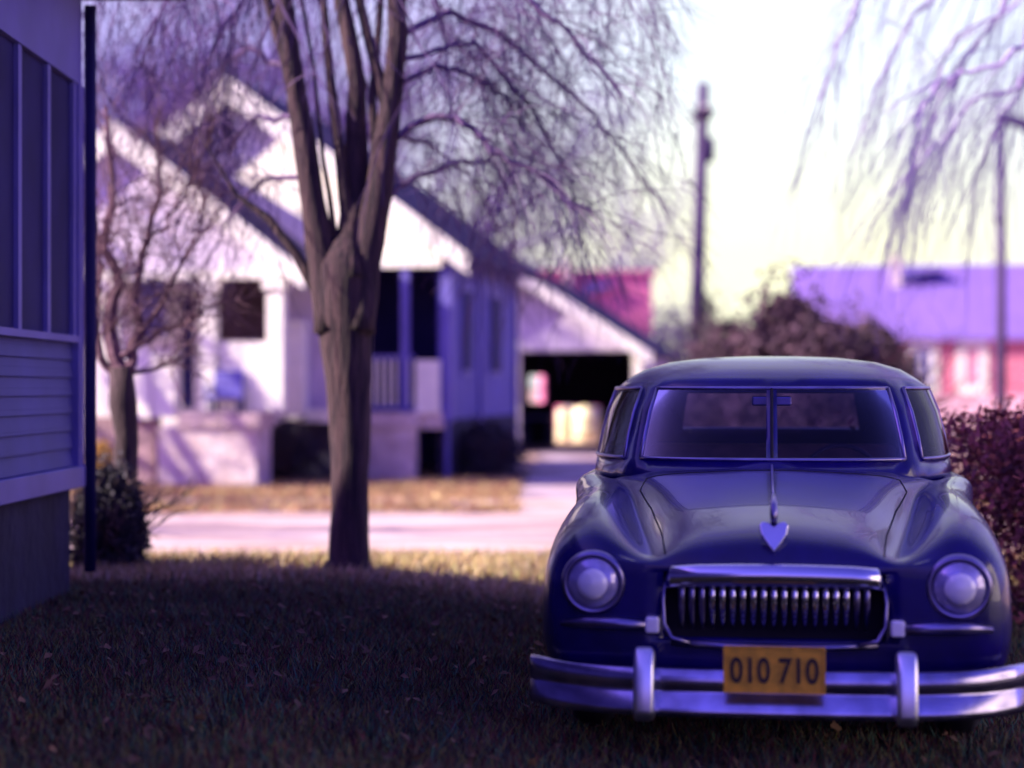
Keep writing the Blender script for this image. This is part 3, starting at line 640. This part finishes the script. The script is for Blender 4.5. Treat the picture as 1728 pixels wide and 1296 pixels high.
# ------------------------------------------------------------------ shrubs
def shrub(name, c, rad, n, label, m, seed, cat='shrub', leaf=.05, stems=34, group=None):
    r = random.Random(seed); o = empty(name, (c[0], c[1], gz(c[0], c[1]))); tag(o, label, cat, group)
    mb = MB(); nb = []
    for k in range(stems):
        d = Vector((r.gauss(0, .5), r.gauss(0, .5), 1)); nb += branch(mb, (r.gauss(0, .08), r.gauss(0, .08), 0), d, rad[2]*r.uniform(.7, 1.), .018, 5, r, 0, .15, 4)
    ramify(mb, nb, r, rad[2]*.3, .007, 2, 1, 0, 1.1); mb.build('stems', M['barkdark'], o, recalc=False)
    mb = MB(); lob = [(Vector((r.uniform(-.6, .6)*rad[0], r.uniform(-.6, .6)*rad[1], rad[2]*r.uniform(.3, .75))), r.uniform(.3, .55)) for _ in range(9)]
    for k in range(n):
        if k % 3: q, s = r.choice(lob); p = q + Vector((r.gauss(0, .5)*rad[0]*s, r.gauss(0, .5)*rad[1]*s, r.gauss(0, .45)*rad[2]*s))
        else:
            a = r.random()*6.28; t = r.random(); e = math.sqrt(max(0, 1-t**2.2))*r.uniform(.6, 1.04); p = Vector((math.cos(a)*rad[0]*e, math.sin(a)*rad[1]*e, rad[2]*t))
        q_ = (p.x/rad[0])**2 + (p.y/rad[1])**2 + (max(p.z, 0)/rad[2])**2
        if q_ > 1.08: p = p/math.sqrt(q_)*r.uniform(.62, 1.22)
        if p.z < 0.01: p.z = abs(p.z)+.02
        u = vrand(r).normalized()*leaf; v = vrand(r).normalized()*leaf*.6
        mb.add([p-u, p+v, p+u, p-v], [(0, 1, 2, 3)])
    mb.build('foliage', m, o, recalc=False); return o
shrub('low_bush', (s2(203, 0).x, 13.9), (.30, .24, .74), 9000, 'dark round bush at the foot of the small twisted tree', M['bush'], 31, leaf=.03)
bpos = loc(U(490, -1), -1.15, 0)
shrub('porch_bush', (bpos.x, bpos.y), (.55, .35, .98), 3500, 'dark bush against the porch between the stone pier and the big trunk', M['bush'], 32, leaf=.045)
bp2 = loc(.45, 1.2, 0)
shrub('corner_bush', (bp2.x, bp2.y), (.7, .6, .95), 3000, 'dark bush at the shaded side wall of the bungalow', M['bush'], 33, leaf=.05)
shrub('yellow_bush', (P(172, 26), 26), (.35, .3, .75), 1500, 'yellow bush glimpsed between the blue house corner and the small tree', M['yellowleaf'], 34, leaf=.04)
Y = 26.; G2 = 'brown bushes beyond the car roof'
shrub('roadside_bush', (P(1330, Y), Y), (.95, .8, Zp(502, Y)), 22000, 'tall brown domed bush seen above the middle of the car roof', M['shrubbrown'], 35, leaf=.06, group=G2)
shrub('roadside_bush', (P(1235, Y+2), Y+2), (.8, .6, Zp(545, Y+2)), 8000, 'low brown bush behind the car roof near the leaning pole', M['shrubbrown'], 36, leaf=.06, group=G2)
shrub('roadside_bush', (P(1470, Y), Y), (.8, .6, Zp(545, Y)), 8000, 'low brown bush above the right end of the car roof', M['shrubbrown'], 37, leaf=.06, group=G2)
shrub('roadside_bush', (P(1412, Y-1), Y-1), (.9, .6, Zp(545, Y-1)), 9000, 'brown bush between the domed bush and the right-hand low one', M['shrubbrown'], 39, leaf=.06, group=G2)
shrub('far_bush', (P(1135, 60), 60), (1.1, .8, Zp(530, 60)), 2500, 'pale violet bush beyond the garage eave left of the leaning pole', M['twigfar'], 38, leaf=.10)
shrub('pole_bush', (P(1193, 54), 54.2), (.52, .5, Zp(495, 54)), 2200, 'narrow dark bush at the foot of the leaning utility pole', M['bush'], 40, leaf=.07)
# dark red hedge at the right
r = random.Random(8); hd = empty('hedge', (4.3, 14.5, 0)); tag(hd, 'long dark reddish hedge running along the right side of the car', 'hedge')
mb = MB(); st_ = MB()
for k in range(70000):
    t = r.random(); x = -.9 + r.gauss(0, .5) + t*3.2; y_ = -2.8 + t*7.; hh = 1.22 + .14*math.sin(t*23) + .08*math.sin(t*61)
    p = Vector((x, y_ + r.gauss(0, .4), hh*(1-abs(r.gauss(0, .35)) if r.random() < .6 else r.random())))
    if p.z < 0: p.z = r.random()*.6
    u = vrand(r).normalized()*.03; v = vrand(r).normalized()*.02; mb.add([p-u, p+v, p+u, p-v], [(0, 1, 2, 3)])
for k in range(120):
    t = r.random(); branch(st_, (-.9+t*3.2+r.gauss(0, .25), -2.8+t*7, 0), (r.gauss(0, .3), r.gauss(0, .3), 1), 1.2, .012, 5, r, 0, .15, 4)
mb.build('foliage', M['hedge'], hd, recalc=False); st_.build('stems', M['barkdark'], hd, recalc=False)

# ------------------------------------------------------------------ the car
CY = 7.42; car = empty('vintage_car', ((1306-864)/F*CY, CY, 0), -R(7.6))
tag(car, 'dark blue vintage sedan with chrome grille parked nose-on on the shaded lawn', 'car')
ST = [ # y, xs, zb, xf, zf, xv, zv, xh, zh, zc
 (-.02, .74, .40, .66, .80, .50, .76, .40, .80, .82), (.02, .87, .34, .70, .89, .50, .81, .41, .86, .885), (.14, .945, .29, .73, .965, .50, .80, .42, .91, .945),
 (.45, .97, .27, .755, 1.03, .54, .82, .46, .97, 1.005), (1.0, .98, .27, .785, 1.05, .61, .885, .53, 1.02, 1.06), (1.45, .975, .27, .80, 1.05, .66, .99, .59, 1.07, 1.105),
 (1.75, .98, .27, .86, 1.07, .72, 1.05, .63, 1.10, 1.125), (1.98, .98, .27, .89, 1.08, .80, 1.08, .63, 1.105, 1.115), (2.03, .98, .27, .92, 1.08, .84, .85, .6, .60, .55),
 (2.8, .985, .27, .92, 1.08, .84, .8, .6, .5, .5), (3.75, .985, .27, .92, 1.07, .84, .8, .6, .5, .5), (3.82, .985, .27, .90, 1.07, .76, 1.05, .6, 1.06, 1.06),
 (4.3, .97, .28, .85, 1.02, .7, 1.04, .55, 1.10, 1.13), (4.8, .90, .32, .76, .90, .66, .90, .5, .96, .99), (5.08, .82, .36, .70, .70, .6, .70, .45, .74, .76), (5.14, .72, .42, .62, .60, .5, .6, .4, .62, .63)]
def sect(s):
    y, xs_, zb, xf, zf, xv, zv, xh, zh, zc = s
    half = [(xs_*.5, zb), (xs_-.12, zb), (xs_-.01, zb+.10), (xs_, .60), (xs_-.02, .5*(.66+zf)), (xf+.10, zf-.05), (xf, zf), (xf-.10, zf-.035), (xv, zv), (xh+.01, (zv+zh)/2), (xh-.07, zh), (xh*.45, zc-.015)]
    return [(0, y, zb)] + [(x, y, z) for x, z in half] + [(0, y, zc)] + [(-x, y, z) for x, z in reversed(half)]
mb = MB(); n = len(sect(ST[0]))
for s in ST: mb.v += sect(s)
for i in range(len(ST)-1):
    for k in range(n): mb.f.append((i*n+k, i*n+(k+1) % n, (i+1)*n+(k+1) % n, (i+1)*n+k))
for base_, rev in ((0, 1), ((len(ST)-1)*n, 0)):     # end caps as quad strips
    for k in range(0, n//2-1):
        q = [base_+(k), base_+(k+1), base_+(n-k-1) % (n+base_) if 0 else base_+((n-k-1) % n), base_+((n-k) % n)]
        q = list(dict.fromkeys(q)); mb.f.append(tuple(q))
    k = n//2-1; mb.f.append((base_+k, base_+k+1, base_+k+2))
body = mb.build('body', M['paint'], car, smooth=True)
ssf = body.modifiers.new('s', 'SUBSURF'); ssf.levels = 2; ssf.render_levels = 2
cut = MB()
for yy in (.86, 3.95): cut.lathe([(.40, -1.3), (.40, -.66)], (0, yy, .36), 'x', 32); cut.lathe([(.40, .66), (.40, 1.3)], (0, yy, .36), 'x', 32)
cut.box(-.435, .435, -.4, .13, .505, .775)
cu_o = cut.build('cutter', None); 
bo = body.modifiers.new('b', 'BOOLEAN'); bo.object = cu_o; bo.operation = 'DIFFERENCE'; bo.solver = 'FAST'
cu_o.parent = car
bpy.context.view_layer.update()
dg = bpy.context.evaluated_depsgraph_get(); nm = bpy.data.meshes.new_from_object(body.evaluated_get(dg))
body.modifiers.clear(); body.data = nm; nm.name = 'body'
nm.materials.clear(); nm.materials.append(M['paint'])
nm.polygons.foreach_set('use_smooth', [True]*len(nm.polygons)); nm.polygons.foreach_set('material_index', [0]*len(nm.polygons))
bpy.data.objects.remove(cu_o)
# panel seams laid on the body surface
from mathutils.bvhtree import BVHTree
bvh = BVHTree.FromPolygons([v.co for v in nm.vertices], [tuple(p.vertices) for p in nm.polygons])
def seam(path, name='panel_seam', r_=.0045):
    pts = []
    for (xa, ya), (xb, yb) in zip(path[:-1], path[1:]):
        for i in range(9):
            x, y_ = xa+(xb-xa)*i/8, ya+(yb-ya)*i/8; hit = bvh.ray_cast(Vector((x, y_, 2)), Vector((0, 0, -1)))[0]
            if hit: pts.append(hit + Vector((0, 0, -.001)))
    m = MB(); m.tube(pts, r_, 5); m.build(name, M['rubber'], car, smooth=True)
for s in (-1, 1): seam([(s*.43, .06), (s*.46, .4), (s*.54, 1.0), (s*.62, 1.45), (s*.60, 1.62)])
seam([(-.60, 1.62), (-.3, 1.60), (0, 1.59), (.3, 1.60), (.60, 1.62)], 'cowl_seam')
# greenhouse
half = [.35, 5, 10, 15, 20, 25, 30, 35.8, 40, 45, 52, 60, 68, 77, 86, 92, 100, 108, 116, 124, 132, 142, 152, 158, 164, 170, 176, 180]
ang = [-a for a in reversed(half) if a < 180] + half
RG = [(1.03, 1.66, 4.44, .955), (1.15, 1.78, 4.32, .94), (1.26, 1.88, 4.22, .92), (1.38, 1.98, 4.12, .89), (1.50, 2.10, 4.02, .845), (1.555, 2.20, 3.93, .775), (1.60, 2.32, 3.8, .70), (1.64, 2.5, 3.65, .57), (1.665, 2.72, 3.45, .38), (1.675, 2.9, 3.25, .17)]
def rp(ring, a):
    z, yf, yr, hw = ring; e = 2/2.9; s_, c_ = math.sin(R(a)), math.cos(R(a)); ym = (yf+yr)/2; hy = (yr-yf)/2
    return Vector((hw*math.copysign(abs(s_)**e, s_), ym - hy*math.copysign(abs(c_)**e, c_), z))
def isglass(a0, a1, j):
    if not 1 <= j <= 3: return None
    m_ = abs((a0+a1)/2)
    if abs(a0) <= .36 and abs(a1) <= .36: return None
    if m_ < 35.8: return 'windshield'
    if 45 < m_ < 86 or 92 < m_ < 132: return 'side_window'
    if m_ > 152 and j >= 2: return 'rear_window'
parts = {}; na = len(ang)
for j in range(len(RG)-1):
    for i in range(na):
        a0, a1 = ang[i], ang[(i+1) % na]
        if a1 < a0: a1_ = a1+360
        mid = (a0+a1)/2 if a1 > a0 else 180
        g_ = isglass(a0, a1, j) if a1 > a0 else ('rear_window' if 2 <= j <= 3 else None)
        key = 'roof'
        if g_ == 'windshield': key = ('windshield', mid > 0)
        elif g_ == 'side_window': key = ('side_window', mid > 0, abs(mid) > 90)
        elif g_: key = ('rear_window',)
        parts.setdefault(key, MB()).add([rp(RG[j], a0), rp(RG[j], a1), rp(RG[j+1], a1), rp(RG[j+1], a0)], [(0, 1, 2, 3)])
parts['roof'].add([rp(RG[-1], a) for a in ang], [tuple(range(na))])
for key, mbx in parts.items():
    nm_ = key if key == 'roof' else key[0]
    bm = bmesh.new(); vs = [bm.verts.new(v) for v in mbx.v]
    for f in mbx.f: bm.faces.new([vs[i] for i in f])
    bmesh.ops.remove_doubles(bm, verts=bm.verts, dist=.0005); bmesh.ops.recalc_face_normals(bm, faces=bm.faces)
    me = bpy.data.meshes.new(nm_); bm.to_mesh(me); bm.free(); me.polygons.foreach_set('use_smooth', [True]*len(me.polygons))
    me.materials.append(M['paint'] if key == 'roof' else M['glass']); o = bpy.data.objects.new(nm_, me); C.objects.link(o); o.parent = car
    if key == 'roof':
        sd = o.modifiers.new('t', 'SOLIDIFY'); sd.thickness = .03; sd.offset = -1
# chrome window trims
def trim(a0, a1, name='window_trim', r_=.010):
    mb = MB(); st_ = 24
    low = [rp(RG[1], a0+(a1-a0)*i/st_)*1.0 for i in range(st_+1)]; hi = [rp(RG[4], a0+(a1-a0)*i/st_) for i in range(st_+1)]
    L0 = [rp(RG[j], a0) for j in range(1, 5)]; L1 = [rp(RG[j], a1) for j in range(1, 5)]
    mb.tube(low, r_, 6); mb.tube(hi, r_, 6); mb.tube(L0, r_, 6); mb.tube(L1, r_, 6); return mb.build(name, M['dullchrome'], car, smooth=True)
trim(-35.8, 35.8, 'windshield_trim')
m = MB(); m.tube([rp(RG[j], 0) for j in range(1, 5)], .008, 6); m.build('windshield_divider', M['rubber'], car)
for s in (-1, 1): trim(s*45, s*86); trim(s*92, s*132)
# cabin
m = MB(); m.box(-.72, .72, 1.99, 2.10, .84, 1.10); m.build('dashboard', M['cabin'], car, bevel=.03)
for yb in (2.95, 3.62):
    m = MB(); m.prism_x([(yb-.5, .55), (yb-.5, .70), (yb, .66), (yb+.08, 1.20 if yb < 3 else 1.10), (yb+.2, 1.18 if yb < 3 else 1.08), (yb+.14, .55)], -.68, .68); m.build('bench_seat', M['seat'], car, bevel=.04)
m = MB(); cx, cy, cz = .36, 2.42, 1.02
pts = [(cx+.20*math.cos(a), cy+.08*math.sin(a), cz+.18*math.sin(a)) for a in [6.2832*i/24 for i in range(25)]]
m.tube(pts, .012, 6); m.tube([(cx-.19, cy, cz), (cx+.19, cy, cz)], .008, 5); m.tube([(cx, cy, cz), (cx, 2.1, .85)], .018, 6); m.build('steering_wheel', M['cabin'], car, smooth=True)
m = MB(); m.box(-.10, .10, 2.13, 2.16, 1.41, 1.46); m.build('rear_view_mirror', M['dullchrome'], car, bevel=.01)
m = MB(); m.box(-.80, .80, 3.84, 4.12, 1.075, 1.085); m.build('parcel_shelf', M['cabin'], car)
# wheels
for yy in (.86, 3.95):
    for s in (-1, 1):
        m = MB(); X = s*.78
        m.lathe([(.24, -.08), (.32, -.085), (.355, -.05), (.36, 0), (.355, .05), (.32, .085), (.24, .08)], (X, yy, .36), 'x', 36); wh = m.build('wheel', M['rubber'], car, smooth=True)
        m = MB(); m.lathe([(.235, s*.0), (.235, s*.075), (.20, s*.06), (.12, s*.10), (.03, s*.115)], (X, yy, .36), 'x', 28); m.build('hubcap', M['chrome'], wh, smooth=True)
# headlights
for s in (-1, 1):
    X, Zc = s*.712, .725
    m = MB(); m.lathe([(.128, .14), (.132, .02), (.126, -.015), (.112, -.03), (.104, -.015)], (X, .0, Zc), 'y', 32); hl_o = m.build('headlight', M['dullchrome'], car, smooth=True)
    m = MB(); m.lathe([(.105, -.015), (.095, -.035), (.07, -.052), (.035, -.062), (.004, -.065)], (X, 0, Zc), 'y', 32); m.build('lens', M['lensring'], hl_o, smooth=True)
    m = MB(); m.lathe([(.062, -.050), (.06, -.064), (.04, -.076), (.003, -.081)], (X, 0, Zc), 'y', 20); m.build('lens_highlight', M['lens'], hl_o, smooth=True)  # white disc over the lens, a bright-spot highlight built as a part
    m = MB(); pts = [(s*x, y_, z_) for x, y_, z_ in ((.50, -.055, .565), (.62, -.05, .57), (.74, -.03, .57), (.84, .02, .56))]; m.tube(pts, [.022, .026, .024, .012], 8); m.build('fender_bar', M['dullchrome'], car, smooth=True)
    m = MB(); m.box(s*.475-.028, s*.475+.028, -.075, .0, .535, .60); m.build('parking_lamp', M['lens'], car, bevel=.012)
# grille
m = MB(); m.box(-.445, .445, .085, .12, .50, .79); m.build('grille_recess', M['dark'], car)
m = MB()
pts = [(-.425, .0, .735), (-.40, -.035, .755), (-.3, -.055, .763), (-.15, -.07, .768), (0, -.075, .77), (.15, -.07, .768), (.3, -.055, .763), (.40, -.035, .755), (.425, .0, .735)]
vs = []; ns = 12
for i, p in enumerate(pts):
    hgt = .026 if i in (0, 8) else .046
    for k in range(ns):
        a = 2*math.pi*k/ns; vs.append((p[0], p[1]+.04*math.cos(a), p[2]+hgt*math.sin(a)))
m.add(vs, [(i*ns+k, i*ns+(k+1) % ns, (i+1)*ns+(k+1) % ns, (i+1)*ns+k) for i in range(8) for k in range(ns)] + [tuple(range(ns)), tuple(8*ns+k for k in range(ns))])
m.build('grille_top_bar', M['chrome'], car, smooth=True)
for k in range(19):
    x = -.36 + .72*k/18; dy = .03*(abs(x)/.4)**2
    m = MB(); m.tube([(x, -.03+dy, .745), (x, -.055+dy, .70), (x, -.05+dy, .64), (x, -.01+dy, .585), (x, .04+dy, .545)], [.010, .013, .0125, .009, .005], 8); m.build('grille_tooth', M['chrome'] if 2 < k < 17 else M['dullchrome'], car, smooth=True)
for s in (-1, 1):
    m = MB(); m.tube([(s*.425, -.0, .74), (s*.435, -.02, .66), (s*.43, -.03, .57), (s*.40, -.04, .515), (s*.33, -.045, .497)], [.008, .008, .009, .010, .008], 8); m.build('grille_side', M['dullchrome'], car, smooth=True)
m = MB(); m.tube([(-.40, -.02, .495), (-.2, -.05, .488), (0, -.06, .486), (.2, -.05, .488), (.40, -.02, .495)], .013, 8); m.build('grille_lower_bar', M['dullchrome'], car, smooth=True)
# hood emblem and spear
m = MB(); m.prism([(-.058, .05), (-.045, .068), (-.015, .06), (0, .045), (.015, .06), (.045, .068), (.058, .05), (.05, .01), (.022, -.035), (0, -.065), (-.022, -.035), (-.05, .01)], -.02, .012)
em = m.build('hood_emblem', M['chrome'], car, bevel=.006); em.location = (0, .03, .905); em.rotation_euler = (R(-28), 0, 0)
m = MB(); m.tube([(0, .07, .955), (0, .02, 1.0), (0, .12, 1.045), (0, .34, 1.055), (0, .55, 1.03)], [.012, .016, .014, .012, .004], 8); m.build('hood_ornament', M['dullchrome'], car, smooth=True)
m = MB(); m.tube([(0, .5, 1.012), (0, 1.0, 1.064), (0, 1.7, 1.128)], .006, 6); m.build('hood_seam_strip', M['dullchrome'], car, smooth=True)
# bumpers
def bumper(ysign, y0):
    prof = [(0, .25), (-.05, .255), (-.062, .268), (-.055, .29), (-.030, .34), (-.020, .35), (-.028, .36), (-.032, .385), (-.028, .43), (0, .44), (.02, .43), (.02, .265)]
    m = MB(); xs_ = [-.98+1.96*i/40 for i in range(41)]; vs = []
    for x in xs_:
        off = .25*(abs(x)/.98)**5 + .06*(x/.98)**2
        for dy, z_ in prof: vs.append((x, y0 + ysign*(off+dy), z_ - .022))
    q = len(prof)
    m.add(vs, [(i*q+k, i*q+(k+1) % q, (i+1)*q+(k+1) % q, (i+1)*q+k) for i in range(40) for k in range(q)] + [tuple(range(q)), tuple(40*q+k for k in range(q))])
    b_ = m.build('bumper', mat('worn_chrome', (.50, .47, .70), .24, .45, 7, metal=1), car, smooth=True)
    for s in (-1, 1):
        m = MB(); x = s*.497; yy = y0+ysign*.0; pr_ = [(.03, .215), (-.085, .22), (-.115, .25), (-.11, .33), (-.095, .42), (-.07, .475), (-.045, .497), (-.01, .50), (.03, .47)]
        m.prism_x([(yy+ysign*a, z_) for a, z_ in pr_], x-.04, x+.04); m.build('bumper_guard', M['brightchrome'], b_, smooth=True, bevel=.024)
bumper(1, -.17); bumper(-1, 5.32)
for yy in ((-.17, .2), (5.0, 5.32)):
    for s in (-1, 1):
        m = MB(); m.box(s*.45-.02, s*.45+.02, yy[0], yy[1], .34, .38); m.build('bumper_bracket', M['rubber'], car)
# licence plate
m = MB(); m.box(-.192, .192, -.268, -.262, .31, .49); lp = m.build('licence_plate', M['plate'], car, bevel=.002)
m = MB()
for q in ((-.192, .192, .482, .49), (-.192, .192, .31, .318), (-.192, -.184, .318, .482), (.184, .192, .318, .482)): m.box(q[0], q[1], -.272, -.2685, q[2], q[3])
m.build('plate_rim', M['plate'], lp)
tcv = bpy.data.curves.new('plate_text', 'FONT'); tcv.body = '010 710'; tcv.size = .135; tcv.extrude = .0015; tcv.align_x = 'CENTER'; tcv.offset = .002
to = bpy.data.objects.new('tmp', tcv); C.objects.link(to); bpy.context.view_layer.update()
tm = bpy.data.meshes.new_from_object(to.evaluated_get(bpy.context.evaluated_depsgraph_get())); bpy.data.objects.remove(to)
tm.transform(Matrix.Translation((0, -.2705, .352)) @ Matrix.Rotation(R(90), 4, 'X') @ Matrix.Diagonal((.76, 1, 1, 1)))
tm.materials.clear(); tm.materials.append(M['platech'])
te = bpy.data.objects.new('plate_number', tm); C.objects.link(te); te.parent = lp; lp.location = (0, 0, .03)
